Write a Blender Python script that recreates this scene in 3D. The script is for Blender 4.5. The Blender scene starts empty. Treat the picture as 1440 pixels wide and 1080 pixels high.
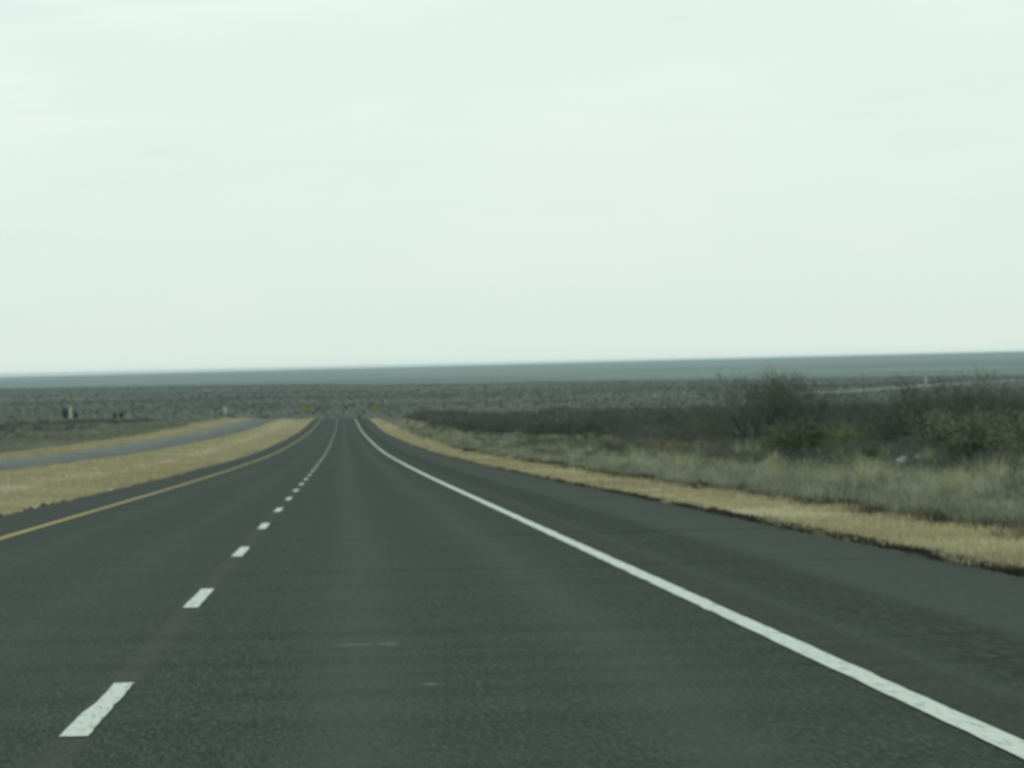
import bpy, math, random
import numpy as np
random.seed(7); rng = np.random.default_rng(11)
R = math.radians
scene = bpy.context.scene
COL = scene.collection
F = 5645.0                      # focal length in units of 1/1440 frame width
H = 1.24                        # camera height over the road
ROLL, YAW, PITCH = R(1.3), R(2.42), -29.5/5645

# ------------------------------------------------------------------ profile
_py = [-40, 0, 60, 120, 163, 267, 401, 570, 760, 890, 940, 1000, 1070, 1150, 1300, 1550, 2000, 3000, 4000, 4700, 5000, 5400, 6200, 7500, 12000, 25000, 27000]
_pz = [-.54, -1.24, -2.295, -3.345, -4.06, -5.65, -7.28, -9.04, -10.35, -11.42, -12.15, -13.4, -15.2, -17, -18.8, -19.4, -19.4, -20, -20.6, -21, -22, -27, -36, -39, -34, -13, -12.3]
def pchip(xs, ys, x):
    xs = np.array(xs, float); ys = np.array(ys, float); x = np.atleast_1d(x).astype(float)
    h = np.diff(xs); d = np.diff(ys)/h
    m = np.zeros(len(xs)); m[0] = d[0]; m[-1] = d[-1]
    for i in range(1, len(xs)-1):
        if d[i-1]*d[i] > 0:
            w1 = 2*h[i]+h[i-1]; w2 = h[i]+2*h[i-1]
            m[i] = (w1+w2)/(w1/d[i-1]+w2/d[i])
    i = np.clip(np.searchsorted(xs, x)-1, 0, len(h)-1)
    t = (x-xs[i])/h[i]
    return ((1+2*t)*(1-t)**2*ys[i] + t*(1-t)**2*h[i]*m[i] + t*t*(3-2*t)*ys[i+1] + t*t*(t-1)*h[i]*m[i+1])
ST = np.unique(np.concatenate([np.arange(-40, 120, 2.), np.arange(120, 300, 5.), np.arange(300, 1200, 15.), np.arange(1200, 3000, 50.), np.arange(3000, 7000, 120.), np.arange(7000, 27001, 800.)]))
SZ = pchip(_py, _pz, ST) + H
def rz(y): return np.interp(y, ST, SZ)
def bank(x, y):
    """the crest leans a little down to the right"""
    t = np.clip((np.asarray(y, float)-300)/500, 0, 1); return -.02*np.clip(x, -30, 25)*t*t*(3-2*t)

_w = [(rng.uniform(0, 6.28), rng.uniform(0, 6.28), rng.uniform(.6, 1.4), rng.uniform(.6, 1.4)) for _ in range(8)]
def undul(x, y, L):
    s = 0
    for k, (a, b, c, d) in enumerate(_w):
        s = s + np.sin(x/L*c*(1+.35*k)+a+1.3*np.sin(y/L*.5+b))*np.sin(y/L*d*(1+.3*k)+b)/(1+.4*k)
    return s/2.6
def sm(a, b, x):
    t = np.clip((x-a)/(b-a), 0, 1); return t*t*(3-2*t)
XE_R, XE_L, ON, OF = 5.40, -6.08, -15.6, -22.6      # asphalt edges
def shift(y):
    """the opposing carriageway draws nearer towards the crest"""
    return 2.4*sm(150, 950, np.asarray(y, float))
def gz(x, y):
    x = np.asarray(x, float); y = np.asarray(y, float)
    z = rz(y)+np.interp(bank(x, y), [-9, 9], [-9, 9])
    x0_ = x; x = x - np.where(x < -10, shift(y)*np.clip((-10-x)/4, 0, 1), 0)
    c = np.interp(x, [-60, -30, OF-1.2, OF-.3, ON+.3, ON+1, -10, XE_L-.9, XE_L-.25, XE_L+.1, XE_R-.1, XE_R+.25, 7.5, 13, 17, 60],
                     [-.3, -.2, -.05, -.06, -.06, -.05, -.25, -.03, -.03, -.06, -.06, -.03, -.06, -.25, -.15, -.2])
    x = x0_
    near = 1-sm(950, 1300, y)
    off = sm(8, 16, np.maximum(x, -x-18))
    z = z + c*near + undul(x, y, 9)*.10*near*off
    farw = sm(1200, 1900, y)
    z = z + farw*undul(x*.6, y, 260)*1.0*(1-sm(4200, 5200, y)) + sm(4500, 6000, y)*undul(x*.4, y, 1500)*1.0
    z = z + np.clip(x, -4500, 4500)/3200*8*sm(5000, 25000, y) - np.clip(x, -700, 900)/600*5*sm(2000, 4500, y)*(1-sm(5000, 7500, y))
    return z

# ------------------------------------------------------------------ helpers
def tag(o, label=None, cat=None, group=None, kind=None):
    if label: o['label'] = label
    if cat: o['category'] = cat
    if group: o['group'] = group
    if kind: o['kind'] = kind
    return o
def empty(name, loc, rz_=0, scale=1, tilt=0):
    o = bpy.data.objects.new(name, None); COL.objects.link(o)
    o.empty_display_size = .3
    o.location = loc; o.rotation_euler = (tilt, 0, rz_); o.scale = (scale,)*3 if not isinstance(scale, tuple) else scale
    return o
def mesh_np(name, v, f, mat, rnd=None, smooth=False):
    """v (n,3) ; f (m,k) int array of one polygon size"""
    v = np.asarray(v, np.float32); f = np.asarray(f, np.int32)
    me = bpy.data.meshes.new(name)
    me.vertices.add(len(v)); me.vertices.foreach_set('co', v.ravel())
    k = f.shape[1]
    me.loops.add(f.size); me.loops.foreach_set('vertex_index', f.ravel())
    me.polygons.add(len(f))
    me.polygons.foreach_set('loop_start', np.arange(0, f.size, k, dtype=np.int32))
    try: me.polygons.foreach_set('loop_total', np.full(len(f), k, np.int32))
    except Exception: pass
    if smooth: me.polygons.foreach_set('use_smooth', np.ones(len(f), bool))
    if rnd is not None:
        a = me.attributes.new('rnd', 'FLOAT', 'POINT'); a.data.foreach_set('value', np.asarray(rnd, np.float32))
    me.update(calc_edges=True); me.validate()
    me.materials.append(mat)
    return me
def obj(name, me, parent=None):
    o = bpy.data.objects.new(name, me); COL.objects.link(o)
    if parent: o.parent = parent
    return o
def cat_mesh(parts):
    vs, fs, rs = [], [], []; n = 0
    for v, f, r in parts:
        vs.append(v); fs.append(f+n); rs.append(r); n += len(v)
    return np.concatenate(vs), np.concatenate(fs), np.concatenate(rs)

def mk(name, arr, mat): return mesh_np(name, arr[0], arr[1], mat, arr[2])
# camera model, to find the spot of ground seen at a place in the photograph
def ground_at(px, py):
    x = px-720; y = py-540
    dx = x*math.cos(ROLL)-y*math.sin(ROLL); dy = x*math.sin(ROLL)+y*math.cos(ROLL)
    lat = math.tan(math.atan(dx/F)+YAW); dn = (dy+29.5)/F
    prev = None
    for Y in np.concatenate([np.arange(12, 1000, .5), np.arange(1000, 6000, 5.)]):
        zz = H-dn*Y; g = float(gz(lat*Y, Y))
        if zz <= g: return (lat*Y, Y, g)
    return (lat*6000, 6000, float(gz(lat*6000, 6000)))
def on_line(px, Y):
    """the point of ground at depth Y along the direction of photo column px"""
    lat = math.tan(math.atan((px-720)/F)+YAW)
    return (lat*Y, Y, float(gz(lat*Y, Y)))

# ------------------------------------------------------------------ materials
def newmat(name, rough=.9, spec=.2):
    m = bpy.data.materials.new(name); m.use_nodes = True
    b = m.node_tree.nodes['Principled BSDF']
    b.inputs['Roughness'].default_value = rough; b.inputs['Specular IOR Level'].default_value = spec
    return m, m.node_tree.nodes, m.node_tree.links, b
class NB:
    """small node builder"""
    def __init__(s, nt): s.n = nt.nodes; s.l = nt.links
    def new(s, t, **k):
        x = s.n.new(t)
        for a, b in k.items(): setattr(x, a, b)
        return x
    def put(s, sock, v):
        if isinstance(v, (int, float)): sock.default_value = v
        elif isinstance(v, tuple): sock.default_value = v if len(v) == 4 or sock.type == 'VECTOR' else (*v, 1)
        else: s.l.new(v, sock)
    def math(s, op, a, b=0., c=0.):
        x = s.new('ShaderNodeMath', operation=op)
        s.put(x.inputs[0], a); s.put(x.inputs[1], b); s.put(x.inputs[2], c); return x.outputs[0]
    def mix(s, f, a, b, mode='MIX'):
        x = s.new('ShaderNodeMix', data_type='RGBA', blend_type=mode)
        s.put(x.inputs[0], f); s.put(x.inputs[6], a); s.put(x.inputs[7], b); return x.outputs[2]
    def noise(s, vec, scale, detail=3, rough=.5):
        x = s.new('ShaderNodeTexNoise'); s.put(x.inputs['Vector'], vec)
        x.inputs['Scale'].default_value = scale; x.inputs['Detail'].default_value = detail; x.inputs['Roughness'].default_value = rough
        return x.outputs['Fac']
    def ramp(s, f, stops):
        x = s.new('ShaderNodeValToRGB'); s.put(x.inputs[0], f)
        e = x.color_ramp.elements
        while len(e) < len(stops): e.new(.5)
        for q, (p, c) in zip(e, stops): q.position = p; q.color = (*c, 1) if len(c) == 3 else c
        return x.outputs[0]
    def step(s, v, a, b):
        x = s.new('ShaderNodeMapRange', interpolation_type='SMOOTHSTEP'); s.put(x.inputs[0], v)
        x.inputs[1].default_value = a; x.inputs[2].default_value = b; return x.outputs[0]
    def scale(s, v, t):
        x = s.new('ShaderNodeVectorMath', operation='MULTIPLY'); s.put(x.inputs[0], v); x.inputs[1].default_value = t; return x.outputs[0]
    def an(s, p, sx, sy):
        """coordinates stretched along the road, skewed so that no noise grid lines run across it"""
        x, y, z = s.xyz(p); c = s.new('ShaderNodeCombineXYZ')
        s.put(c.inputs[0], s.math('MULTIPLY', x, sx)); s.put(c.inputs[1], s.math('ADD', s.math('MULTIPLY', y, sy), s.math('MULTIPLY', x, .43*sx)))
        s.put(c.inputs[2], s.math('ADD', s.math('MULTIPLY', x, .31*sx), .37)); return c.outputs[0]
    def pos(s):
        return s.new('ShaderNodeNewGeometry').outputs['Position']
    def xyz(s, v):
        x = s.new('ShaderNodeSeparateXYZ'); s.put(x.inputs[0], v); return x.outputs
def band(b, x, a0, a1, soft=.1):
    """1 between a0 and a1"""
    return b.math('MULTIPLY', b.step(x, a0-soft, a0+soft), b.math('SUBTRACT', 1., b.step(x, a1-soft, a1+soft)))

def plant_mat(name, stops, rough=.85):
    m, n, l, bs = newmat(name, rough, .15); b = NB(m.node_tree)
    at = b.new('ShaderNodeAttribute'); at.attribute_name = 'rnd'
    nz = b.noise(b.pos(), .35, 2)
    f = b.math('ADD', b.math('MULTIPLY', at.outputs['Fac'], .7), b.math('MULTIPLY', b.math('SUBTRACT', nz, .35), .9))
    l.new(b.ramp(f, stops), bs.inputs['Base Color'])
    return m
M = {}
M['verge'] = plant_mat('dry_short_grass', [(0, (.20, .155, .11)), (.3, (.36, .30, .20)), (.65, (.53, .465, .30)), (1, (.62, .565, .39))])
M['weeds'] = plant_mat('grey_weeds', [(0, (.095, .09, .07)), (.3, (.225, .225, .175)), (.65, (.36, .37, .28)), (1, (.50, .52, .37))])
M['tuft'] = plant_mat('straw_tuft', [(0, (.26, .23, .15)), (.5, (.44, .41, .26)), (1, (.58, .55, .38))])
M['gold'] = plant_mat('golden_bush', [(0, (.13, .11, .07)), (.5, (.26, .225, .135)), (1, (.36, .34, .21))])
M['twig'] = plant_mat('bare_twigs', [(0, (.058, .062, .054)), (.5, (.11, .12, .10)), (1, (.19, .21, .16))])
M['bark'] = plant_mat('dark_bark', [(0, (.035, .03, .027)), (1, (.075, .065, .055))])
M['olive'] = plant_mat('olive_leaves', [(0, (.09, .10, .06)), (.5, (.15, .165, .095)), (1, (.23, .245, .14))])
M['yolive'] = plant_mat('yellow_olive_leaves', [(0, (.13, .135, .065)), (.5, (.23, .24, .11)), (1, (.31, .32, .16))])
M['sage'] = plant_mat('grey_green_leaves', [(0, (.10, .11, .08)), (.5, (.17, .185, .125)), (1, (.25, .27, .18))])
M['juniper'] = plant_mat('juniper_leaves', [(0, (.02, .03, .018)), (1, (.045, .06, .035))])
M['farscrub'] = plant_mat('far_scrub_leaves', [(0, (.095, .105, .085)), (.5, (.13, .138, .108)), (1, (.165, .17, .125))])
M['dull'] = plant_mat('dull_weeds', [(0, (.09, .095, .07)), (.5, (.19, .195, .135)), (1, (.34, .34, .23))])
M['clod'] = plant_mat('dark_clods', [(0, (.03, .027, .023)), (.6, (.06, .052, .043)), (1, (.13, .11, .08))])

# asphalt
def asphalt(name, dark, main=True):
    m, n, l, bs = newmat(name, .95, .12); b = NB(m.node_tree)
    p = b.pos(); x, y, z = b.xyz(p)
    fine = b.noise(b.an(p, 1, .12), 48, 3, .8)
    mid = b.noise(b.an(p, 1, .05), 4, 4, .6)
    big = b.noise(b.an(p, .55, .03), 1.0, 3)
    c = b.ramp(fine, [(.34, tuple(k*.3 for k in dark)), (.5, dark), (.62, tuple(k*2.0 for k in dark)), (.72, tuple(k*3.4 for k in dark))])
    c = b.mix(b.math('MULTIPLY', b.step(mid, .35, .7), .35), c, tuple(k*1.35 for k in dark))
    c = b.mix(b.math('MULTIPLY', b.step(big, .35, .68), .28), c, (.056, .062, .055))
    if main:
        wob = b.math('MULTIPLY', b.math('SUBTRACT', b.noise(b.an(p, 0, .05), 1, 2), .5), .5)
        xx = b.math('ADD', x, wob)
        # polished wheel paths
        for a0, a1, k in ((-.15, .35, .42), (1.3, 1.8, .42), (-3.9, -3.4, .2), (-2.4, -1.9, .2)):
            c = b.mix(b.math('MULTIPLY', band(b, xx, a0, a1, .28), k), c, (.072, .085, .076))
        # brownish paving joint under the lane stripe, smeared
        jn = b.math('MULTIPLY', band(b, x, -1.25, -1.09, .05), b.math('ADD', .35, b.math('MULTIPLY', b.noise(b.an(p, 3, .3), 2, 3), .6)))
        c = b.mix(b.math('MULTIPLY', jn, .55), c, (.080, .077, .066))
        # tar specks right of the joint
        sp = b.math('MULTIPLY', b.step(b.noise(p, 3.2, 2), .70, .73), band(b, x, -1.0, -.2, .1))
        c = b.mix(sp, c, (.025, .025, .024))
        # shoulder right of the edge line: brown dust, a thin line, a rough dark strip, paler old paving
        c = b.mix(b.math('MULTIPLY', band(b, x, 2.64, 2.92, .06), .5), c, (.045, .042, .035))
        c = b.mix(b.math('MULTIPLY', band(b, x, 2.96, 3.08, .05), .35), c, (.078, .077, .066))
        rg = b.ramp(b.noise(b.an(p, 1, .25), 16, 3, .7), [(.38, (.010, .012, .011)), (.55, (.038, .045, .039)), (.7, (.09, .10, .086))])
        c = b.mix(b.math('MULTIPLY', band(b, x, 3.2, 3.85, .1), .75), c, rg)
        old = b.mix(b.math('MULTIPLY', mid, .5), (.082, .092, .076), (.046, .054, .046))
        c = b.mix(b.math('MULTIPLY', b.step(xx, 3.85, 4.05), .5), c, old)
        c = b.mix(b.math('MULTIPLY', b.math('SUBTRACT', 1., b.step(xx, -4.95, -4.75)), .45), c, (.048, .048, .041))
        # crumbly edge dirt
        c = b.mix(b.math('MULTIPLY', b.math('MULTIPLY', b.step(x, 4.95, 5.4), b.step(b.noise(p, 4, 4, .7), .4, .6)), .7), c, (.05, .043, .036))
        # two scuffs of pale paint
        for sx, sy, ex, ey in SCUFFS:
            q = b.math('ADD', b.math('POWER', b.math('DIVIDE', b.math('SUBTRACT', x, sx), ex), 2.), b.math('POWER', b.math('DIVIDE', b.math('SUBTRACT', y, sy), ey), 2.))
            q = b.math('MULTIPLY', b.math('SUBTRACT', 1., b.step(q, .3, 1.2)), b.step(b.noise(p, 14, 3, .7), .38, .62))
            c = b.mix(b.math('MULTIPLY', q, .75), c, (.17, .175, .16))
    l.new(c, bs.inputs['Base Color'])
    bp = b.new('ShaderNodeBump'); bp.inputs['Strength'].default_value = .35; bp.inputs['Distance'].default_value = .006
    l.new(fine, bp.inputs['Height']); l.new(bp.outputs[0], bs.inputs['Normal'])
    return m
_a = ground_at(608, 985); _b = ground_at(548, 921); _c = ground_at(907, 767); _d = ground_at(500, 925)
SCUFFS = [(_a[0], _a[1], .05, .13), (_b[0], _b[1], .07, .22), (_c[0], _c[1], .06, .2), (_d[0], _d[1], .14, .14)]
M['asphalt'] = asphalt('asphalt', (.033, .0415, .0365))
M['asphalt_old'] = asphalt('old_asphalt', (.125, .132, .12), False)

def paint(name, colr, wear, worn):
    m, n, l, bs = newmat(name, .6, .3); b = NB(m.node_tree); p = b.pos()
    w = b.step(b.noise(b.an(p, 1, .12), 26, 4, .75), wear, wear+.2)
    c = b.mix(w, colr, worn)
    c = b.mix(b.math('MULTIPLY', b.noise(p, 2.2, 3), .35), c, tuple(k*.72 for k in colr))
    l.new(c, bs.inputs['Base Color']); return m
M['white_line'] = paint('white_road_paint', (.66, .67, .62), .50, (.22, .23, .21))
M['yellow_line'] = paint('yellow_road_paint', (.40, .28, .08), .48, (.17, .14, .075))

def ground_mat():
    m, n, l, bs = newmat('ground', .95, .1); b = NB(m.node_tree)
    p = b.pos(); x, y, z = b.xyz(p)
    n1 = b.noise(b.scale(p, (1, .5, 1)), .45, 4, .6); n2 = b.noise(p, 3.0, 4, .65)
    xx = b.math('ADD', x, b.math('MULTIPLY', b.math('SUBTRACT', n1, .5), 2.2))
    soil = b.mix(n2, (.085, .068, .055), (.17, .135, .105))
    straw = b.mix(n2, (.30, .25, .16), (.52, .45, .28))
    pink = b.mix(n2, (.27, .19, .14), (.50, .39, .285))
    verge = b.mix(b.math('MULTIPLY', b.step(n1, .50, .68), .75), straw, pink)
    dusty = b.mix(b.step(n2, .4, .65), (.13, .092, .07), (.29, .215, .155))
    far1 = b.noise(b.scale(p, (.5, .35, 1)), .012, 5, .6)
    plain = b.mix(b.step(far1, .35, .65), (.070, .077, .064), (.125, .128, .098))
    fp = b.noise(b.scale(p, (.5, .35, 1)), .0016, 5, .65)
    farp = b.mix(b.step(fp, .35, .65), (.065, .075, .06), (.165, .17, .125))
    near = dusty
    near = b.mix(b.step(xx, 15, 20), near, soil)
    near = b.mix(b.math('SUBTRACT', 1., b.step(xx, -30, -27)), near, b.mix(b.step(n1, .4, .6), (.12, .115, .09), (.24, .225, .17)))
    near = b.mix(band(b, xx, -28, 8.4, .4), near, verge)
    # bare reddish soil in the middle of the median
    near = b.mix(b.math('MULTIPLY', band(b, xx, -12.2, -9.6, .5), b.math('ADD', .45, b.math('MULTIPLY', n2, .5))), near, pink)
    # dark dirt beside the paving
    near = b.mix(b.math('MULTIPLY', band(b, xx, 4.9, 5.4, .15), .6), near, (.07, .058, .047))
    c = b.mix(b.step(y, 930, 1100), near, plain)
    c = b.mix(b.step(y, 4600, 6500), c, farp)
    l.new(c, bs.inputs['Base Color']); 
    bp = b.new('ShaderNodeBump'); bp.inputs['Strength'].default_value = .6; bp.inputs['Distance'].default_value = .05
    l.new(n2, bp.inputs['Height']); l.new(bp.outputs[0], bs.inputs['Normal'])
    return m
M['ground'] = ground_mat()
def flat(name, c, rough=.7, var=.25, sc=4):
    m, n, l, bs = newmat(name, rough, .3); b = NB(m.node_tree)
    tc = b.new('ShaderNodeTexCoord').outputs['Object']
    l.new(b.mix(b.noise(tc, sc, 3), tuple(k*(1-var) for k in c), tuple(min(.9, k*(1+var)) for k in c)), bs.inputs['Base Color']); return m
M['sign_yellow'] = flat('sign_yellow', (.29, .22, .04), .5, .06)
M['black'] = flat('black_paint', (.02, .02, .02), .5)
M['steel'] = flat('galvanised_steel', (.30, .31, .31), .5)
M['white'] = flat('white_enamel', (.45, .48, .48), .5, .05)
M['pole'] = flat('weathered_pole', (.09, .075, .06), .9)
M['tan'] = flat('tan_stone', (.62, .56, .40), .9)
M['orange'] = flat('orange_brick', (.40, .24, .12), .9)
M['plastic'] = flat('white_plastic', (.55, .60, .66), .5, .05)
M['pinkbag'] = flat('faded_pink_plastic', (.48, .38, .34), .5, .1)
M['caliche'] = flat('caliche', (.20, .20, .165), .95, .2, .05)

# ------------------------------------------------------------------ ground sheet
xs = [0.]; st = .5
while xs[-1] < 40: xs.append(xs[-1]+st)
while xs[-1] < 11000: xs.append(xs[-1]*1.07+1)
xs = np.unique(np.round(np.concatenate([-np.array(xs), xs, [OF-.3, ON+.3, XE_L+.1, XE_R-.1, XE_R+.25, XE_L-.25]]), 3))
GX, GY = np.meshgrid(xs, ST)
GZ = gz(GX, GY)
nx, ny = len(xs), len(ST)
V = np.stack([GX.ravel(), GY.ravel(), GZ.ravel()], 1)
i, j = np.meshgrid(np.arange(nx-1), np.arange(ny-1)); a = (j*nx+i).ravel()
Fq = np.stack([a, a+1, a+nx+1, a+nx], 1)
tag(obj('ground', mesh_np('ground', V, Fq, M['ground'], smooth=True)), kind='structure')

def strip(name, x0, x1, y0, y1, lift, mat, jit=0, step=None, thick=0, opp=False):
    """a sheet that follows the road profile; jit roughens its two long edges"""
    Y = ST[(ST > y0) & (ST < y1)]; Y = np.concatenate([[y0], Y, [y1]])
    if step: Y = np.unique(np.concatenate([Y, np.arange(y0, y1, step)]))
    n = len(Y); sh = shift(Y) if opp else 0
    x0 = x0+sh; x1 = x1+sh
    z = rz(Y)+lift; z0 = z+bank(x0, Y); z1 = z+bank(x1, Y)
    ja = rng.normal(0, 1, n)*jit; jb = rng.normal(0, 1, n)*jit
    rows = [np.stack([x0+ja, Y, z0], 1), np.stack([x1+jb, Y, z1], 1)]
    if thick:      # skirts going down into the ground
        rows = [np.stack([x0+ja-.05, Y, z0-thick], 1)] + rows + [np.stack([x1+jb+.05, Y, z1-thick], 1)]
    v = np.concatenate(rows); f = []
    k = np.arange(n-1)
    for r in range(len(rows)-1):
        f.append(np.stack([r*n+k, (r+1)*n+k, (r+1)*n+k+1, r*n+k+1], 1))
    return tag(obj(name, mesh_np(name, v, np.concatenate(f), mat, smooth=True)), kind='structure')
strip('highway', XE_L, XE_R, -38, 1290, 0, M['asphalt'], .05, .5, .09)
strip('opposing_carriageway', OF, ON, -38, 1290, 0, M['asphalt_old'], .03, 2, .09, True)
strip('right_edge_line', 2.46, 2.60, -38, 1290, .006, M['white_line'], .004, .5)
strip('left_edge_line', -4.66, -4.52, -38, 1290, .006, M['yellow_line'], .004, .5)
strip('opposing_edge_line', OF+1.1, OF+1.22, -38, 1290, .006, M['white_line'], opp=True)
k = -3
while 17.0+12.85*k < 1250:
    y0 = 17.0+12.85*k
    Y0 = y0; n = 16 if y0 < 120 else 2
    Y = np.linspace(y0, y0+3.7, n); z = rz(Y)+.006
    if k <= 6:
        ja = np.cumsum(rng.normal(0, .002, n)); jb = rng.normal(0, .003, n)
        if k == 0: ja = ja + np.interp(np.linspace(0, 1, n), [0, .4, .55, .8, 1], [-.008, .008, .028, .03, .022])
    else: ja = jb = np.zeros(n)
    sk = .0
    v = np.concatenate([np.stack([-1.22+ja, Y, z+bank(-1.23, Y)], 1), np.stack([-1.105+jb, Y, z+bank(-1.12, Y)], 1)])
    q = np.arange(n-1)
    tag(obj('lane_dash', mesh_np('lane_dash', v, np.stack([q, n+q, n+q+1, q+1], 1), M['white_line'])), kind='structure')
    k += 1

# ------------------------------------------------------------------ plants as arrays
def blades(P, h, w, lean, leandir, yaw, rnd):
    """grass blades: base P(n,3), height, width, lean(0..1), leaning direction, facing"""
    n = len(P); h = h[:, None]; w = w[:, None]
    d = np.stack([np.cos(leandir), np.sin(leandir), np.zeros(n)], 1)
    s = np.stack([np.cos(yaw), np.sin(yaw), np.zeros(n)], 1)
    up = np.array([0, 0, 1.])
    L = lean[:, None]
    m = P + h*.55*(up*np.sqrt(1-(L*.5)**2)+d*L*.5)
    t = P + h*(up*np.sqrt(np.clip(1-L**2, .05, 1))+d*L)
    v = np.stack([P-s*w*.5, P+s*w*.5, m-s*w*.42, m+s*w*.42, t], 1).reshape(-1, 3)
    b = (np.arange(n)*5)[:, None]
    f = np.concatenate([b+[0, 1, 3], b+[0, 3, 2], b+[2, 3, 4]], 1).reshape(-1, 3)
    return v, f, np.repeat(rnd, 5)
def clumps(C, nb, hgt, spread, wid, leanmax, crnd, jr=.15):
    """tufts: C (n,3) bases, per tuft height and spread; nb blades each"""
    n = len(C); N = n*nb
    ci = np.repeat(np.arange(n), nb)
    ang = rng.uniform(0, 2*np.pi, N); rr = np.sqrt(rng.uniform(0, 1, N))
    P = C[ci].copy(); P[:, 0] += np.cos(ang)*rr*spread[ci]; P[:, 1] += np.sin(ang)*rr*spread[ci]
    h = hgt[ci]*rng.uniform(.55, 1.1, N)
    lean = np.clip(rr*leanmax*rng.uniform(.5, 1.3, N), 0, .97)
    return blades(P, h, wid[ci]*rng.uniform(.6, 1.3, N), lean, ang+rng.normal(0, .4, N), rng.uniform(0, np.pi, N), np.clip(crnd[ci]+rng.normal(0, jr, N), 0, 1))
def ysample(n, y0, y1, p=2.):
    """depths drawn denser near the viewer (density ~ y^-p)"""
    u = rng.uniform(0, 1, n); a = 1-p
    if abs(a) < 1e-6: return y0*(y1/y0)**u
    return (y0**a+u*(y1**a-y0**a))**(1/a)
def inview(x, y, margin=12):
    u = (x/y-math.tan(YAW))*F
    return (u > -720-F*margin/y) & (u < 720+F*margin/y)
def stuffobj(name, arr, mat, label, cat):
    v, f, r = arr
    return tag(obj(name, mesh_np(name, v, f, mat, r)), label, cat, kind='stuff')

# short dry grass of the right verge
def strip_grass(name, x0, x1, y0, y1, n, hh, label, edge=.5, p=1.6, mat='verge', dirt=None):
    y = ysample(n, y0, y1, p); x = rng.uniform(x0-edge, x1+edge, n)
    k = inview(x, y, 6) & (undul(x*3, y, 3.5)*edge+x > x0) & (undul(x*2, y+50, 4.)*edge+x < x1)
    if dirt is not None: k &= dirt(x, y)
    x, y = x[k], y[k]; n = len(x)
    if 'verge_grass' != name:
        k = (x < OF+shift(y)-.15) | (x > ON+shift(y)+.15); x, y = x[k], y[k]; n = len(x)
    P = np.stack([x, y, gz(x, y)-.01], 1)
    sc = np.clip(y/60, 1, 8)
    patch = undul(x*1.3, y*.7, 2.2)
    h = hh*rng.uniform(.5, 1.3, n)*(1+.25*patch)*np.clip(sc**.25, 1, 1.6)
    r = np.clip(.52+.28*patch+.22*undul(x, y, 7.)+rng.normal(0, .2, n), 0, 1)
    return stuffobj(name, blades(P, h, .009*sc**.8*rng.uniform(.7, 1.3, n), rng.uniform(.1, .9, n), rng.uniform(0, 6.28, n), rng.uniform(0, 3.14, n), r), M[mat], label, 'grass')
thin = lambda x, y: undul(x*2.5, y, 2.6)+rng.normal(0, .35, len(x)) > .16
strip_grass('verge_grass', XE_R+.12, 7.9, 30, 930, 230000, .11, 'short straw yellow grass on the verge right of the highway', .35, dirt=thin)
med = lambda x, y: (np.abs(x+11)+rng.normal(0, .6, len(x)) > 1.2) | (undul(x*2, y, 4)+rng.normal(0, .4, len(x)) > .35)
strip_grass('median_grass', ON-.3, XE_L-.1, 55, 930, 170000, .13, 'dry yellow grass with bare pinkish soil in the median', .3, dirt=med)
strip_grass('far_verge_grass', -28, OF+1.6, 150, 930, 90000, .18, 'pale yellow green grass strip beyond the opposing carriageway', .5, p=1.2)

_bag = ground_at(1278, 661)
def bagclear(x, y):
    """a small gap in the weeds where the litter lies"""
    return ((x-_bag[0]+.8)/1.7)**2+((y-_bag[1]+14)/19)**2 > 1
# grey weeds and tufts between verge and brush
def weed_field(name, x0, x1, y0, y1, n, nb, hr, mat, label, rlo, rhi, wid=.008, spread=.22, lean=.8, p=1.7, cat='weeds', maskf=None, swl=1.):
    y = ysample(n, y0, y1, p); x = rng.uniform(x0, x1(y) if callable(x1) else x1, n)
    k = inview(x, y, 5) & (x > x0+.45*undul(x*2, y, 3.))
    if maskf is not None: k &= maskf(x, y)
    if hr[1] > .55: k &= bagclear(x, y)
    x, y = x[k], y[k]; n = len(x)
    sc = np.clip(y/60, 1, 8)
    C = np.stack([x, y, gz(x, y)-.01], 1)
    pt = undul(x, y*.6, 4.)
    h = rng.uniform(*hr, n)*(1+.4*pt)
    r = np.clip(rng.uniform(rlo, rhi, n)+.15*pt, 0, 1)
    return stuffobj(name, clumps(C, nb, h, spread*rng.uniform(.6, 1.4, n)*sc**.25, wid*sc**.75, lean, r), M[mat], label, cat)
weed_field('grey_weeds', 7.8, lambda y: np.where(y < 260, 21., 22.), 34, 900, 5200, 60, (.16, .52), 'weeds', 'knee high grey dead weeds between the verge and the brush', .15, .85, maskf=lambda x, y: undul(x*1.6, y*.8, 2.4)+rng.normal(0, .35, len(x)) > -.38)
weed_field('grey_mounds', 8.9, lambda y: 21+0*y, 36, 500, 330, 220, (.32, .6), 'weeds', 'rounded grey mounds of dead weeds among the roadside weeds', .3, 1., .008, .42, 1.05, p=1.5)
weed_field('brown_weeds', 8.3, lambda y: 20+0*y, 34, 400, 420, 60, (.12, .34), 'clod', 'dark brown withered weeds between the grey weeds', .3, 1., .009, .22, .9, p=1.6, maskf=lambda x, y: undul(x*1.3, y, 5.) > .1)
weed_field('straw_tufts', 9., lambda y: 25+0*y, 40, 700, 430, 46, (.42, .85), 'tuft', 'scattered upright straw coloured grass stalks among the grey weeds', .2, .9, .009, .14, .55, cat='grass')
weed_field('undergrowth', 20, lambda y: 26+.14*y, 90, 900, 2200, 40, (.3, .7), 'weeds', 'low dull dead undergrowth beneath the mesquite brush', .0, .35, .012, .35, .8, p=1.1)
weed_field('pink_weeds', 7.5, 8.8, 32, 300, 1100, 40, (.07, .24), 'clod', 'low dark brown withered weeds along the inner edge of the grey weeds', .3, 1., .009, .18, .9)
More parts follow.
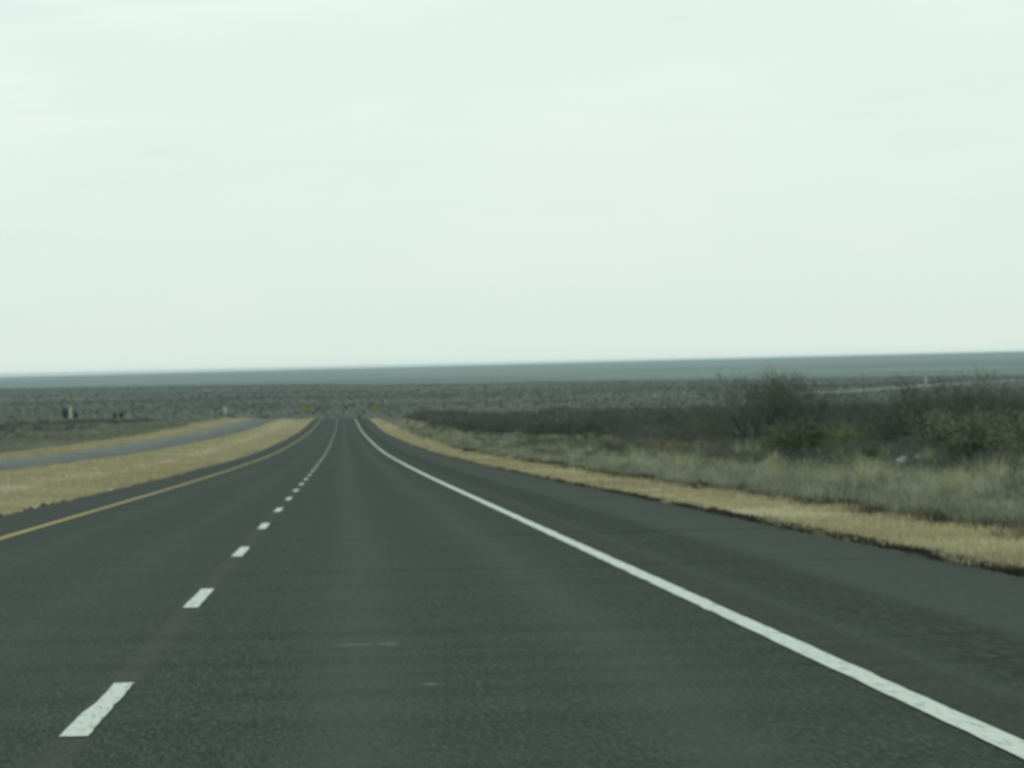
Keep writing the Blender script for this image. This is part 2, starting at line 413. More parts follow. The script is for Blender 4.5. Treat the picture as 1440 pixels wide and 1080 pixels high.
# left side: weeds beyond the far verge
yy = ysample(9000, 230, 920, 1.2); xx = -(28.5-shift(yy)+rng.uniform(0, 1, 9000)**1.4*(.06*yy+5)); k = inview(xx, yy, 6); xx, yy = xx[k], yy[k]
stuffobj('dull_weeds', clumps(np.stack([xx, yy, gz(xx, yy)], 1), 26, rng.uniform(.25, .6, len(xx)), np.full(len(xx), .4), np.full(len(xx), .045), .8, np.clip(.28+.28*undul(xx*1.5, yy, 30)+rng.normal(0, .15, len(xx)), 0, 1)), M['weeds'], 'low dull grey weeds beyond the far verge at the left', 'weeds')

# dark crumbs of soil and asphalt along the paving edge
def clods(n, y0, y1, xe, sg):
    y = ysample(n, y0, y1, 1.5); x = xe+.12*undul(y*2, y*3, 2.)+rng.normal(0, .10, n)*sg+.04
    r = np.minimum(rng.gamma(2., .009, n), .05)*np.clip(y/50, .8, 1.6)**.5
    kk = undul(y, y*1.7, 3.)+rng.normal(0, .3, n) > .12; x, y, r = x[kk], y[kk], r[kk]; n = len(x)
    base = np.array([[1, 0, 0], [0, 1, 0], [-1, 0, 0], [0, -1, 0], [0, 0, 1], [0, 0, -.6]], float)
    v = base[None]*(rng.uniform(.6, 1.3, (n, 6, 1)))*r[:, None, None]
    v[:, :, 2] *= .8
    v += np.stack([x, y, gz(x, y)+r*.35], 1)[:, None]
    f = np.array([[0, 1, 4], [1, 2, 4], [2, 3, 4], [3, 0, 4], [1, 0, 5], [2, 1, 5], [3, 2, 5], [0, 3, 5]])
    ff = (np.arange(n)*6)[:, None, None]+f[None]
    return v.reshape(-1, 3), ff.reshape(-1, 3), np.repeat(rng.uniform(0, 1, n), 6)
stuffobj('edge_rubble', cat_mesh([clods(8000, 28, 260, XE_R+.07, 1.0), clods(900, 60, 300, XE_L-.1, -.8)]), M['clod'], 'dark crumbled dirt and asphalt bits lining the paving edges', 'rubble')
# dark dead weeds right on the crumbled edge
yy = ysample(1500, 30, 400, 2.3); xx = XE_R+.13+rng.normal(0, .07, 1500)
stuffobj('edge_weeds', clumps(np.stack([xx, yy, gz(xx, yy)], 1), 34, rng.uniform(.02, .10, 1500), rng.uniform(.05, .16, 1500), np.full(1500, .012), .9, rng.uniform(0, .7, 1500)), M['clod'], 'dark withered weeds rooted along the right paving edge', 'weeds')

# ------------------------------------------------------------------ woody plants
def norm(v): return v/np.linalg.norm(v)
def grow(seed, stems, hgt, spread, levels, kids, seglen, curve=.25, updraft=.15, r0=.035, fan=.6):
    r = random.Random(seed); segs = []
    def rec(p, d, L, rad, lev):
        n = 3 if lev < 2 else 2
        for q in range(n):
            nd = norm(d+np.array([r.gauss(0, curve), r.gauss(0, curve), r.gauss(0, curve*.6)+updraft]))
            p2 = p+nd*L/n; rad2 = rad*.82
            segs.append((p, p2, rad, rad2, lev)); p, d, rad = p2, nd, rad2
            if lev < levels:
                for c in range(kids[lev] if q else max(0, kids[lev]-1)):
                    a = r.uniform(0, 6.283); side = norm(np.cross(d, [math.cos(a), math.sin(a), .3]))
                    rec(p, norm(d*r.uniform(.5, 1.0)+side*fan*r.uniform(.6, 1.4)), L*r.uniform(.5, .78), rad*.62, lev+1)
    for s in range(stems):
        a = 6.283*s/stems+r.uniform(-.4, .4); t = r.uniform(.25, 1)*spread
        d = norm(np.array([math.cos(a)*t, math.sin(a)*t, 1.]))
        rec(np.array([math.cos(a)*.12, math.sin(a)*.12, -.05]), d, hgt*seglen*r.uniform(.8, 1.1), r0*r.uniform(.7, 1.1), 0)
    for s in range(stems):      # root knot joining the stems
        a = 6.283*s/stems; segs.append((np.array([math.cos(a)*.16, math.sin(a)*.16, .02]), np.array([-math.cos(a)*.16, -math.sin(a)*.16, .02]), r0*1.3, r0*1.3, 0))
    z = max(s[1][2] for s in segs); k = hgt/z
    return [(a*k, b*k, c, d, l) for a, b, c, d, l in segs]
def prisms(segs, rmin=.004, sides=3, rnd0=.5):
    n = len(segs)
    A = np.array([s[0] for s in segs]); B = np.array([s[1] for s in segs])
    ra = np.maximum(rmin, np.array([s[2] for s in segs])); rb = np.maximum(rmin*.8, np.array([s[3] for s in segs]))
    D = B-A; D /= np.linalg.norm(D, axis=1)[:, None]+1e-9
    U = np.cross(D, np.array([.31, .87, .38])); U /= np.linalg.norm(U, axis=1)[:, None]+1e-9
    W = np.cross(D, U)
    ring = []
    for C, r in ((A-D*.005, ra), (B+D*.005, rb)):
        for q in range(sides):
            t = 2*math.pi*q/sides
            ring.append(C+(U*math.cos(t)+W*math.sin(t))*r[:, None])
    v = np.stack(ring, 1).reshape(-1, 3); b = (np.arange(n)*2*sides)[:, None]; f = []
    for q in range(sides):
        q2 = (q+1) % sides
        f += [b+[q, q2, sides+q2], b+[q, sides+q2, sides+q]]
    return v, np.concatenate(f), np.repeat(np.clip(rng.normal(rnd0, .2, n), 0, 1), 2*sides)
def ribbons(segs, wmin):
    n = len(segs)
    A = np.array([s[0] for s in segs]); B = np.array([s[1] for s in segs])
    w = np.maximum(wmin, np.array([s[2] for s in segs]))
    D = B-A; ax = rng.normal(0, 1, (n, 3)); S = np.cross(D, ax); S /= np.linalg.norm(S, axis=1)[:, None]+1e-9; S *= w[:, None]
    v = np.stack([A-S, A+S, B+S*.6, B-S*.6], 1).reshape(-1, 3); b = (np.arange(n)*4)[:, None]
    return v, np.concatenate([b+[0, 1, 2], b+[0, 2, 3]]), np.repeat(rng.uniform(0, 1, n), 4)
def leaves(segs, per, size, minlev, jitter):
    S = [s for s in segs if s[4] >= minlev]
    A = np.repeat(np.array([s[0] for s in S]), per, 0); B = np.repeat(np.array([s[1] for s in S]), per, 0)
    n = len(A); P = A+(B-A)*rng.uniform(0, 1, (n, 1))+rng.normal(0, jitter, (n, 3))
    u = rng.normal(0, 1, (n, 3)); u /= np.linalg.norm(u, axis=1)[:, None]
    w = np.cross(u, rng.normal(0, 1, (n, 3))); w /= np.linalg.norm(w, axis=1)[:, None]
    s = size*rng.uniform(.5, 1.4, (n, 1))
    v = np.stack([P-u*s, P+w*s*.45, P+u*s, P-w*s*.45], 1).reshape(-1, 3); b = (np.arange(n)*4)[:, None]
    return v, np.concatenate([b+[0, 1, 2], b+[0, 2, 3]]), np.repeat(rng.uniform(0, 1, n), 4)

# bare mesquites: five forms, each trunk + crown, copied
MQ = []
for s in range(5):
    sg = grow(100+s, 8+s % 3, 1.0, 1.15, 3, (2, 3, 3), .42, .22, .10, .013, .75)
    lo = [q for q in sg if q[4] <= 1]; hi = [q for q in sg if q[4] > 1]
    MQ.append((mk('stems', prisms(lo, .0030, 3, .3), M['bark']), mk('crown', prisms(hi, .0021), M['twig'])))
def place_shrub(kind, forms, name, pt, size, rot, label, cat, group=None, wide=1.):
    r = empty(name, (pt[0], pt[1], pt[2]-.03), rot, (size*wide, size*wide, size))
    for nm, me in zip(kind, forms): obj(nm, me, r)
    return tag(r, label, cat, group)
# --- named bare mesquites of the foreground thicket (photo column, depth, height, form)
named = [
 (1302, 172, 3.75, 0, 1.25, 'tall bare mesquite with stems fanning out like a vase behind the white litter'),
 (1092, 205, 4.5, 1, 1.2, 'big dark bare mesquite rising behind the olive shrub, second tall one from the right margin'),
 (1408, 180, 4.0, 2, 1.1, 'tall bare mesquite at the right margin behind the grey green shrub'),
 (1040, 240, 2.9, 3, 1.2, 'lower dark mesquite just left of the biggest bare mesquite'),
 (1235, 215, 3.0, 4, 1.3, 'dense low dark mesquite behind the yellow olive shrub, left of the vase shaped one'),
]
for px, Y, h, fm, wd, lb in named:
    place_shrub(('trunk', 'crown'), MQ[fm], 'bare_mesquite', on_line(px, Y), h, px*.37, lb, 'mesquite bush', None, wd)
rr = random.Random(5)
cnt = 0
for px, Y, h in [(760, 390, 2.5), (800, 370, 2.6), (835, 360, 2.3), (700, 430, 2.4), (725, 460, 2.8), (868, 345, 2.4), (905, 330, 2.5), (942, 315, 2.3), (980, 300, 2.6), (1010, 285, 2.7),
                 (1150, 250, 2.9), (1180, 235, 2.4), (1265, 195, 2.4), (1345, 190, 2.8), (1375, 215, 3.2), (1430, 215, 3.4), (1060, 262, 2.6), (1120, 228, 3.0), (1205, 260, 3.0), (1320, 240, 3.0),
                 (780, 430, 2.8), (850, 410, 2.6), (930, 380, 2.7), (965, 350, 2.5), (1005, 330, 2.6), (660, 500, 2.5), (640, 540, 2.4), (610, 600, 2.4), (675, 560, 2.8), (745, 520, 2.7),
                 (1290, 225, 2.9), (1245, 245, 2.8), (1095, 290, 2.9), (1030, 310, 2.8), (1400, 250, 3.0), (1360, 270, 3.1), (815, 480, 2.9), (890, 440, 2.7)]:
    place_shrub(('trunk', 'crown'), MQ[rr.randrange(5)], 'bare_mesquite', on_line(px+rr.uniform(-6, 6), Y), h*rr.uniform(.88, 1.08), rr.uniform(0, 6.28),
                'dark leafless mesquite bush, one of many alike massed in the thicket right of the highway', 'mesquite bush', 'bare mesquites massed in the right thicket', rr.uniform(1.1, 1.45))

# --- leafy shrubs
def leafy(seed, mat, size, per, stems=9, jit=.03, minlev=2):
    sg = grow(seed, stems, 1.0, 1.0, 3, (2, 2, 2), .45, .25, .12, .012, .8)
    st_ = mk('stems', prisms([q for q in sg if q[4] <= 2], .003), M['bark'])
    cr = mk('foliage', leaves(sg, per, size, minlev, jit), mat)
    return st_, cr
LF = {'olive': leafy(201, M['olive'], .018, 8), 'yolive': leafy(202, M['yolive'], .018, 9), 'sage': leafy(203, M['sage'], .014, 9),
      'sage2': leafy(204, M['sage'], .016, 7), 'gold': leafy(205, M['gold'], .022, 6, 8), 'olive2': leafy(206, M['olive'], .018, 6)}
for px, py, h, wd, kd, lb in [
 (1128, 652, 1.75, 1.3, 'olive', 'olive green leafy shrub in front of the biggest bare mesquite'),
 (1185, 640, 1.6, 1.25, 'yolive', 'yellow olive shrub, brightest green bush in the thicket'),
 (1358, 664, 1.95, 1.6, 'sage', 'wide grey green shrub right of the white litter'),
 (1432, 656, 1.95, 1.5, 'sage2', 'grey green shrub cut off by the right margin'),
 (1085, 645, .9, 1.3, 'olive2', 'low olive bush at the left foot of the taller olive shrub'),
 (1052, 640, .85, 1.3, 'yolive', 'small yellow olive bush under the left side of the biggest mesquite'),
 (1212, 655, .8, 1.4, 'olive2', 'low olive bush just below the yellow olive shrub'),
 (955, 585, 1.1, 1.0, 'yolive', 'small yellow green bush standing alone inside the dark brush')]:
    pt = ground_at(px, py) if py > 600 else on_line(px, 420)
    place_shrub(('trunk', 'foliage'), LF[kd], 'leafy_shrub', pt, h, px*.21, lb, 'shrub', None, wd)
for px, py, h, wd, lb in [
 (862, 636, .85, 1.2, 'leftmost golden brown bush at the foot of the dark brush'),
 (884, 635, .75, 1.1, 'golden brown bush second from the left in the row below the brush'),
 (928, 640, .9, 1.3, 'rounded golden bush in the middle of the row below the brush'),
 (952, 643, .8, 1.5, 'widest golden bush with a dark shaded foot, in the row below the brush'),
 (985, 642, .8, 1.2, 'rightmost golden green bush of the row below the brush')]:
    place_shrub(('trunk', 'foliage'), LF['gold'], 'golden_bush', ground_at(px, py), h, px*.33, lb, 'bush', 'golden bushes along the foot of the brush', wd)

# --- straw tufts that can be told apart
for n_, (px, py, h, lb) in enumerate([
 (1097, 672, .5, 'straw tuft directly below the olive shrub'), (1167, 690, .62, 'broad straw tuft below the yellow olive shrub'),
 (1216, 694, .75, 'tall straw tuft leaning left, below and left of the white litter'), (1236, 682, .68, 'slim straw tuft standing just left of the white litter'),
 (1258, 665, .42, 'short yellow tuft touching the left side of the white litter'), (1334, 712, .66, 'pale upright tuft in front of the wide grey green shrub'),
 (1347, 682, .48, 'yellow drooping tuft at the foot of the wide grey green shrub'), (1376, 678, .52, 'dense yellow tuft right of the drooping one'),
 (1424, 668, .62, 'ragged yellow tuft at the right margin below the shrub'), (1417, 700, .5, 'thin pale tuft near the right margin, lowest of the tufts'),
 (905, 634, .8, 'pale tuft standing between the golden bushes'), (1010, 660, .55, 'straw tuft right of the golden bushes'),
 (1438, 768, .28, 'low orange brown tuft on the verge at the right margin')]):
    pt = ground_at(px, py)
    nb = 150
    arr = clumps(np.zeros((1, 3)), nb, np.array([h]), np.array([.16 if n_ != 12 else .35]), np.array([.013]), .5+.25*(n_ % 3 == 0), np.array([.55 if n_ != 12 else .15]), .25)
    o = obj('grass_tuft', mesh_np('grass_tuft', *arr[:2], M['tuft'] if n_ != 12 else M['gold'], rnd=arr[2]))
    o.location = (pt[0], pt[1], pt[2]-.02); tag(o, lb, 'grass tuft', 'straw tufts among the weeds')

# --- the mass of brush behind them: one mass, right and left
def brush_mass(protos, X, Y, Hh, wide, tone=None):
    parts = []
    which = rng.integers(0, len(protos), len(X)); Z = gz(X, Y)
    for q, (v, f, r) in enumerate(protos):
        idx = np.where(which == q)[0]
        if not len(idx): continue
        a = rng.uniform(0, 6.28, len(idx)); c, s = np.cos(a), np.sin(a)
        hw = (Hh[idx]*wide[idx])[:, None]
        vx = (v[None, :, 0]*c[:, None]-v[None, :, 1]*s[:, None])*hw+X[idx][:, None]
        vy = (v[None, :, 0]*s[:, None]+v[None, :, 1]*c[:, None])*hw+Y[idx][:, None]
        vz = v[None, :, 2]*Hh[idx][:, None]+Z[idx][:, None]-.05
        vv = np.stack([vx, vy, vz], 2).reshape(-1, 3)
        ff = (f[None]+(np.arange(len(idx))*len(v))[:, None, None]).reshape(-1, 3)
        rv = np.clip(r[None]*(.5 if tone is None else .15)+(rng.uniform(0, .6, len(idx)) if tone is None else tone[idx])[:, None], 0, 1).ravel()
        parts.append((vv, ff, rv))
    return cat_mesh(parts)
def proto_ribbon(seed, kids, w, lev=3):
    return ribbons(grow(seed, 7, 1.0, 1.2, lev, kids, .42, .25, .08, .012, .8), w)
PN = [proto_ribbon(300+s, (2, 2, 2), .0045) for s in range(4)]
PF = [proto_ribbon(320+s, (2, 2, 1), .013) for s in range(4)]
def scatter(n, y0, y1, xf0, xf1, p):
    y = ysample(n, y0, y1, p); x = xf0(y)+rng.uniform(0, 1, n)*(xf1(y)-xf0(y))
    k = inview(x, y, 10); return x[k], y[k]
x, y = scatter(380, 205, 330, lambda y: 21.5+0*y, lambda y: .18*y+8, .3)
a1 = brush_mass(PN, x, y, rng.uniform(1.0, 2.2, len(x)), rng.uniform(1.0, 1.5, len(x)))
x, y = scatter(2300, 330, 905, lambda y: np.interp(y, [330, 500, 900], [21.5, 17, 14.]), lambda y: .18*y+8, .3)
a2 = brush_mass(PF, x, y, np.clip(rng.normal(1.75, .45, len(x)), .6, 3.0), rng.uniform(1.0, 1.6, len(x)))
stuffobj('thicket', cat_mesh([a1, a2]), M['twig'], 'dark mass of leafless brush filling the ground right of the highway', 'brush')
def blob(seed, n, sz):
    g = np.random.default_rng(seed); d = g.normal(0, 1, (n, 3)); d /= np.linalg.norm(d, axis=1)[:, None]
    P = d*g.uniform(.5, 1, (n, 1))*[.6, .6, .5]+[0, 0, .5]
    a = g.normal(0, sz, (n, 3)); b = g.normal(0, sz, (n, 3))
    v = np.stack([P+a, P+b, P-a*.5-b*.5], 1).reshape(-1, 3)
    return v, np.arange(n*3).reshape(-1, 3), np.repeat(g.uniform(0, 1, n), 3)
PL = [blob(60+k_, 260, .055) for k_ in range(4)]
x, y = scatter(300, 215, 880, lambda y: np.interp(y, [215, 330, 500, 900], [22, 21.5, 17, 14.]), lambda y: .18*y+8, .3)
stuffobj('mixed_bushes', brush_mass(PL, x, y, rng.uniform(.7, 1.7, len(x)), rng.uniform(.9, 1.7, len(x))), M['dull'], 'dull olive bushes mixed into the dark brush on the right', 'brush')
yb = ysample(420, 45, 600, 1.4); xb = rng.uniform(9.5, 24, 420); k = inview(xb, yb, 5) & (undul(xb*1.5, yb, 7) > .0); xb, yb = xb[k], yb[k]
yc = ysample(260, 90, 330, 1.); xc = rng.uniform(14, 25, 260); k = inview(xc, yc, 5); xc, yc = xc[k], yc[k]
k = bagclear(xc, yc); xc, yc = xc[k], yc[k]; k = bagclear(xb, yb); xb, yb = xb[k], yb[k]
hc = rng.uniform(.5, 1.1, len(xc))
stuffobj('low_dead_bushes', brush_mass(PN, np.concatenate([xb, xc]), np.concatenate([yb, yc]), np.concatenate([rng.uniform(.35, .8, len(xb)), hc]), rng.uniform(1.0, 1.8, len(xb)+len(xc))), M['twig'], 'low dark dead bushes scattered among the grey weeds', 'brush')
x, y = scatter(800, 430, 915, lambda y: -(27+1e4/y), lambda y: -(.09*y+26), .4)
k = undul(x, y, 26)+rng.normal(0, .3, len(x)) > .05-.0006*(y-430); x, y = x[k], y[k]
stuffobj('left_thicket', brush_mass(PF, x, y, np.clip(rng.normal(.85, .3, len(x)), .3, 1.6), rng.uniform(1.1, 1.8, len(x))), M['twig'], 'low dark brush left of the opposing carriageway', 'brush')

# --- scrub dotted over the plain beyond the crest
PB = [blob(s, 15, .30) for s in range(6)]
x, y = scatter(60000, 1080, 5000, lambda y: -(.10*y+30), lambda y: .19*y+30, .55)
k = undul(x*.5, y, 110)+rng.normal(0, .5, len(x)) > -.75; x, y = x[k], y[k]
hb = np.clip(rng.gamma(4, .12, len(x)), .2, 1.6)*np.interp(y, [1100, 2600], [.6, 1])
stuffobj('plain_scrub', brush_mass(PB, x, y, hb, rng.uniform(1.2, 2.4, len(x)), np.clip(.30+.45*undul(x*.8, y, 150)+rng.normal(0, .07, len(x)), 0, .9)), M['farscrub'], 'grey green scrub dotted over the plain beyond the crest', 'scrub')

# junipers and the stack at the left
def juniper(px, Y, h, wd, lb):
    r = empty('juniper', on_line(px, Y))
    sg = grow(int(px), 5, h*.8, .5, 1, (2,), .6, .15, .1, .08, .6)
    obj('trunk', mk('trunk', prisms(sg, .03, 5), M['bark']), r)
    v, f, q = blob(int(px)+3, 420, .13); v = v*[h*wd, h*wd, h]
    obj('crown', mesh_np('crown', v, f, M['juniper'], q), r)
    return tag(r, lb, 'juniper')
juniper(91, 1650, 4.2, .5, 'dark juniper hiding the left foot of the tan stack')
juniper(105, 1660, 2.4, .7, 'low dark juniper right of the tan stack')
juniper(161, 1640, 1.9, .7, 'left one of two small dark junipers standing on the left plain')
juniper(170, 1630, 2.4, .7, 'right one of two small dark junipers standing on the left plain')

# ------------------------------------------------------------------ built things
import bmesh
def bm_obj(name, bm, mat, parent=None, bevel=0):
    if bevel: bmesh.ops.bevel(bm, geom=list(bm.edges), offset=bevel, segments=2, affect='EDGES')
    me = bpy.data.meshes.new(name); bm.to_mesh(me); bm.free(); me.materials.append(mat)
    return obj(name, me, parent)
def box(bm, c, s, rot=None):
    r = bmesh.ops.create_cube(bm, size=1); vs = r['verts']
    for v in vs: v.co.x *= s[0]; v.co.y *= s[1]; v.co.z *= s[2]
    if rot is not None:
        from mathutils import Matrix
        bmesh.ops.rotate(bm, verts=vs, cent=(0, 0, 0), matrix=Matrix.Rotation(rot, 3, 'Y'))
    for v in vs: v.co.x += c[0]; v.co.y += c[1]; v.co.z += c[2]
    return vs
def cyl(bm, c, r0, r1, h, seg=12):
    r = bmesh.ops.create_cone(bm, cap_ends=True, segments=seg, radius1=r0, radius2=r1, depth=h)
    for v in r['verts']: v.co.x += c[0]; v.co.y += c[1]; v.co.z += c[2]+h/2
def warning_sign(X, Y, rot, lb):
    r = empty('warning_sign', (X, Y, float(gz(X, Y))), rot)
    bm = bmesh.new(); box(bm, (0, 0, 1.25), (.09, .09, 2.7)); bm_obj('post', bm, M['steel'], r, .01)
    bm = bmesh.new(); box(bm, (0, 0, 0), (1.22, .02, 1.22), R(45)); 
    for v in bm.verts: v.co.z += 2.2; v.co.y -= .07
    p = bm_obj('sign_panel', bm, M['sign_yellow'], r, .004)
    bm = bmesh.new()       # thin black border of the diamond
    for k in range(4):
        vs = box(bm, (0, 0, .56), (1.14, .004, .025))
        from mathutils import Matrix
        bmesh.ops.rotate(bm, verts=vs, cent=(0, 0, 0), matrix=Matrix.Rotation(R(45+90*k), 3, 'Y'))
    for v in bm.verts: v.co.z += 2.2; v.co.y -= .083
    bm_obj('border', bm, M['black'], p)
    return tag(r, lb, 'road sign', 'yellow warning signs flanking the road at the crest')
warning_sign(6.5, 850, .1, 'yellow diamond warning sign on the right shoulder where the road drops from sight')
warning_sign(-8.1, 850, -.2, 'yellow diamond warning sign in the grassy median where the road drops from sight')

r = empty('road_sign', on_line(316, 850), .1)
bm = bmesh.new(); box(bm, (0, 0, 1.2), (.08, .08, 2.6)); bm_obj('post', bm, M['steel'], r, .01)
bm = bmesh.new(); box(bm, (0, -.06, 2.15), (.8, .02, 1.25)); bm_obj('sign_panel', bm, M['white'], r, .004)
tag(r, 'white upright rectangular road sign beyond the opposing carriageway', 'road sign')

def pole(px, Y, h, lb):
    r = empty('utility_pole', on_line(px, Y), .5)
    bm = bmesh.new(); cyl(bm, (0, 0, -.3), .19, .12, h+.3); bm_obj('pole', bm, M['pole'], r)
    bm = bmesh.new(); box(bm, (0, .16, h-.7), (2.6, .12, .14)); a = bm_obj('crossarm', bm, M['pole'], r, .01)
    for q in (-1.15, -.4, .4, 1.15):
        bm = bmesh.new(); cyl(bm, (q, .16, h-.62), .06, .05, .2, 8); bm_obj('insulator', bm, M['steel'], a)
    return tag(r, lb, 'utility pole', 'utility poles on the plain')
pole(367, 1600, 11, 'faint utility pole on the plain between the white sign and the left yellow sign')
pole(683, 1800, 10, 'faint utility pole on the plain nearest right of the highway')
pole(806, 1950, 9.5, 'faint utility pole on the plain above the middle of the dark brush')
pole(914, 2050, 9.5, 'faint utility pole on the plain left of the big bare mesquites')
pole(1214, 1850, 11, 'faint utility pole rising behind the yellow olive shrub')

for px, Y, lb in ((802, 2040, 'leftmost of three tiny white markers above the brush'), (856, 2060, 'middle one of three tiny white markers above the brush'), (920, 2080, 'rightmost of three tiny white markers above the brush')):
    r = empty('marker', on_line(px, Y), .2)
    bm = bmesh.new(); cyl(bm, (0, 0, -.2), .06, .06, 1.8, 8); bm_obj('post', bm, M['steel'], r)
    bm = bmesh.new(); box(bm, (0, -.1, 1.5), (.75, .05, 1.1)); bm_obj('panel', bm, M['white'], r, .01)
    tag(r, lb, 'marker', 'tiny white markers above the brush')

# narrow tan stack
pt = on_line(98.5, 1640); r = empty('chimney', pt, .3)
bm = bmesh.new(); cyl(bm, (0, 0, -.3), .62, .46, 5.4, 10); bm_obj('stack', bm, M['tan'], r)
bm = bmesh.new(); cyl(bm, (0, 0, 5.1), .40, .38, .8, 10); cyl(bm, (0, 0, 5.9), .46, .46, .12, 10); bm_obj('cap', bm, M['orange'], r)
tag(r, 'narrow tan stack with an orange top beside a dark juniper on the left plain', 'chimney')

# pale road on its low bank, far right
P0 = [(1105, 2060), (1129, 2100), (1185, 2180), (1245, 2300), (1310, 2480), (1378, 2660), (1440, 2830), (1490, 2960)]
pts = []
for (p0, y0), (p1, y1) in zip(P0[:-1], P0[1:]):
    for t in np.linspace(0, 1, 12, endpoint=False): pts.append((p0+(p1-p0)*t, y0+(y1-y0)*t))
C_ = np.array([on_line(a, b_) for a, b_ in pts])
C_[:, 2] = np.convolve(np.pad(C_[:, 2], 6, 'edge'), np.ones(13)/13, 'valid')+1.1
T = np.gradient(C_[:, :2], axis=0); T /= np.linalg.norm(T, axis=1)[:, None]; N_ = np.stack([T[:, 1], -T[:, 0]], 1)
rows = [np.concatenate([C_[:, :2]+N_*o_, (C_[:, 2]-d_)[:, None]], 1) for o_, d_ in ((9, 3.), (4, .1), (0, 0), (-4, .1), (-9, 3.))]
n = len(C_); v = np.concatenate(rows); q = np.arange(n-1)
f = np.concatenate([np.stack([k*n+q, k*n+q+1, (k+1)*n+q+1, (k+1)*n+q], 1) for k in range(4)])
tag(obj('pale_road', mesh_np('pale_road', v, f, M['caliche'], smooth=True)), kind='structure')

# tall white tank
pt = on_line(1302, 2620); r = empty('white_tank', pt)
bm = bmesh.new(); cyl(bm, (0, 0, -.4), .72, .72, 4.9, 16); b1 = bm_obj('body', bm, M['white'], r)
bm = bmesh.new(); cyl(bm, (0, 0, 4.5), .75, .2, .55, 16); cyl(bm, (0, 0, 5.05), .14, .14, .35, 8); bm_obj('roof', bm, M['white'], r)
bm = bmesh.new(); box(bm, (-.95, 0, 2.2), (.06, .06, 4.6)); box(bm, (-.95, .4, 2.2), (.06, .06, 4.6))
for k in range(10): box(bm, (-.95, .2, .4+k*.45), (.05, .34, .05))
bm_obj('ladder', bm, M['steel'], r)
tag(r, 'narrow upright white tank on the plain beyond the pale road', 'tank')

# litter
def bag(px, py, sx, sz, mat, name, lb, cat):
    pt = ground_at(px, py); bm = bmesh.new()
    bmesh.ops.create_icosphere(bm, subdivisions=4, radius=1)
    for v in bm.verts:
        c = v.co; k = 1+.26*math.sin(4*c.x+3*c.z+sx*9)*math.cos(5*c.y+2*c.z)+.06*math.sin(13*c.x+11*c.y)*math.sin(12*c.z)
        t = max(0, c.z-.55)
        v.co.x = c.x*k*sx*(1-t*1.2); v.co.y = c.y*k*sx*.8*(1-t*1.2); v.co.z = max(-.75, c.z*k)*sz+sz*.7
    bmesh.ops.recalc_face_normals(bm, faces=bm.faces)
    o = bm_obj(name, bm, mat); o.location = (pt[0], pt[1], pt[2]+.16); tag(o, lb, cat)
    for p in o.data.polygons: p.use_smooth = True
bag(1270, 661, .18, .15, M['plastic'], 'plastic_bag', 'crumpled bluish white plastic bag lying in the weeds', 'litter')
bag(1291, 660, .15, .14, M['pinkbag'], 'plastic_bag', 'small faded pinkish bag lying right of the white one', 'litter')

# ------------------------------------------------------------------ air
bm = bmesh.new(); box(bm, (0, 13300, -73.5), (23500, 27800, 155)); hz = bpy.data.materials.new('haze'); hz.use_nodes = True
nt = hz.node_tree; nt.nodes.clear(); o_ = nt.nodes.new('ShaderNodeOutputMaterial'); pv = nt.nodes.new('ShaderNodeVolumePrincipled')
pv.inputs['Color'].default_value = (.72, .88, .98, 1); pv.inputs['Density'].default_value = 4.2e-5; pv.inputs['Anisotropy'].default_value = 0.
nt.links.new(pv.outputs[0], o_.inputs['Volume'])
hzo = bm_obj('haze', bm, hz); tag(hzo, 'thin bluish haze over the whole plain', 'haze', kind='stuff')

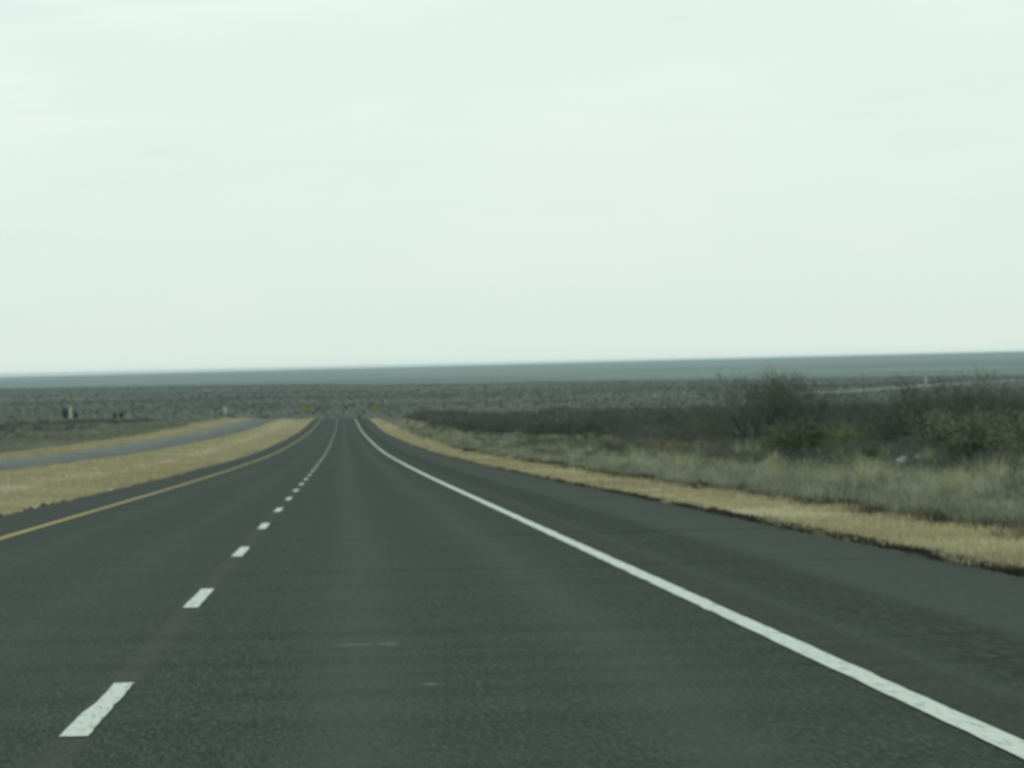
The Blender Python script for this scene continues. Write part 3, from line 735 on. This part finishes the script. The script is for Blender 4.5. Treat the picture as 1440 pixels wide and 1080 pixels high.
# ------------------------------------------------------------------ sky, sun
SUN_EL, SUN_AZ = R(48), R(-60)
w = bpy.data.worlds.new("World"); scene.world = w; w.use_nodes = True
nt = w.node_tree; b = NB(nt); bg = nt.nodes['Background']
sky = b.new('ShaderNodeTexSky'); sky.sky_type = 'NISHITA'; sky.sun_disc = False; sky.sun_elevation = SUN_EL; sky.sun_rotation = SUN_AZ
tc = b.new('ShaderNodeTexCoord').outputs['Generated']; gx, gy, gzz = b.xyz(tc)
el = b.step(gzz, -.02, .10)
cl = b.noise(b.scale(tc, (5, 5, 22)), 1.6, 4, .5)
cl2 = b.noise(b.scale(tc, (9, 9, 90)), 1.2, 4, .6)
over = b.mix(el, (.735, .86, .795), (.85, .97, .90))
over = b.mix(b.step(gzz, .14, .45), over, (.46, .665, .575))
over = b.mix(b.math('MULTIPLY', b.step(cl, .36, .66), .5), over, (.70, .875, .81))
over = b.mix(b.math('MULTIPLY', b.math('MULTIPLY', b.step(cl2, .50, .74), .38), el), over, (.68, .83, .80))
over = b.mix(b.math('MULTIPLY', b.step(gx, -.12, .2), .25), over, (.80, .90, .84))
# the Nishita sky (strength 0.1) seen through a thick even cloud layer
sk = b.scale(sky.outputs[0], (.1, .1, .1))
fin = b.mix(.92, sk, over)
nt.links.new(fin, bg.inputs['Color']); bg.inputs['Strength'].default_value = 1.0
sd = bpy.data.lights.new('sun', 'SUN'); sd.energy = .9; sd.angle = R(14); sd.color = (1, .985, .92)
so = bpy.data.objects.new('sun', sd); COL.objects.link(so)
from mathutils import Vector, Matrix
dirv = Vector((math.sin(SUN_AZ)*math.cos(SUN_EL), math.cos(SUN_AZ)*math.cos(SUN_EL), math.sin(SUN_EL)))
so.rotation_euler = dirv.to_track_quat('Z', 'Y').to_euler()

# ------------------------------------------------------------------ camera
cd = bpy.data.cameras.new('camera'); co = bpy.data.objects.new('camera', cd); COL.objects.link(co)
cd.sensor_width = 36; cd.lens = 36*F/1440; cd.clip_start = .5; cd.clip_end = 60000
fwd = Vector((math.sin(YAW)*math.cos(PITCH), math.cos(YAW)*math.cos(PITCH), math.sin(PITCH)))
q = fwd.to_track_quat('-Z', 'Y')
co.rotation_mode = 'QUATERNION'
from mathutils import Quaternion
co.rotation_quaternion = q @ Quaternion((0, 0, 1), -ROLL)
co.location = (0, 0, H)
cd.dof.use_dof = True; cd.dof.focus_distance = 3.2; cd.dof.aperture_fstop = 45     # focus caught on the windscreen: soft everywhere
scene.camera = co
scene.view_settings.view_transform = 'Standard'; scene.view_settings.look = 'None'; scene.view_settings.exposure = 0; scene.view_settings.gamma = 1
scene.cycles.volume_bounces = 1; scene.cycles.max_bounces = 6; scene.cycles.diffuse_bounces = 3
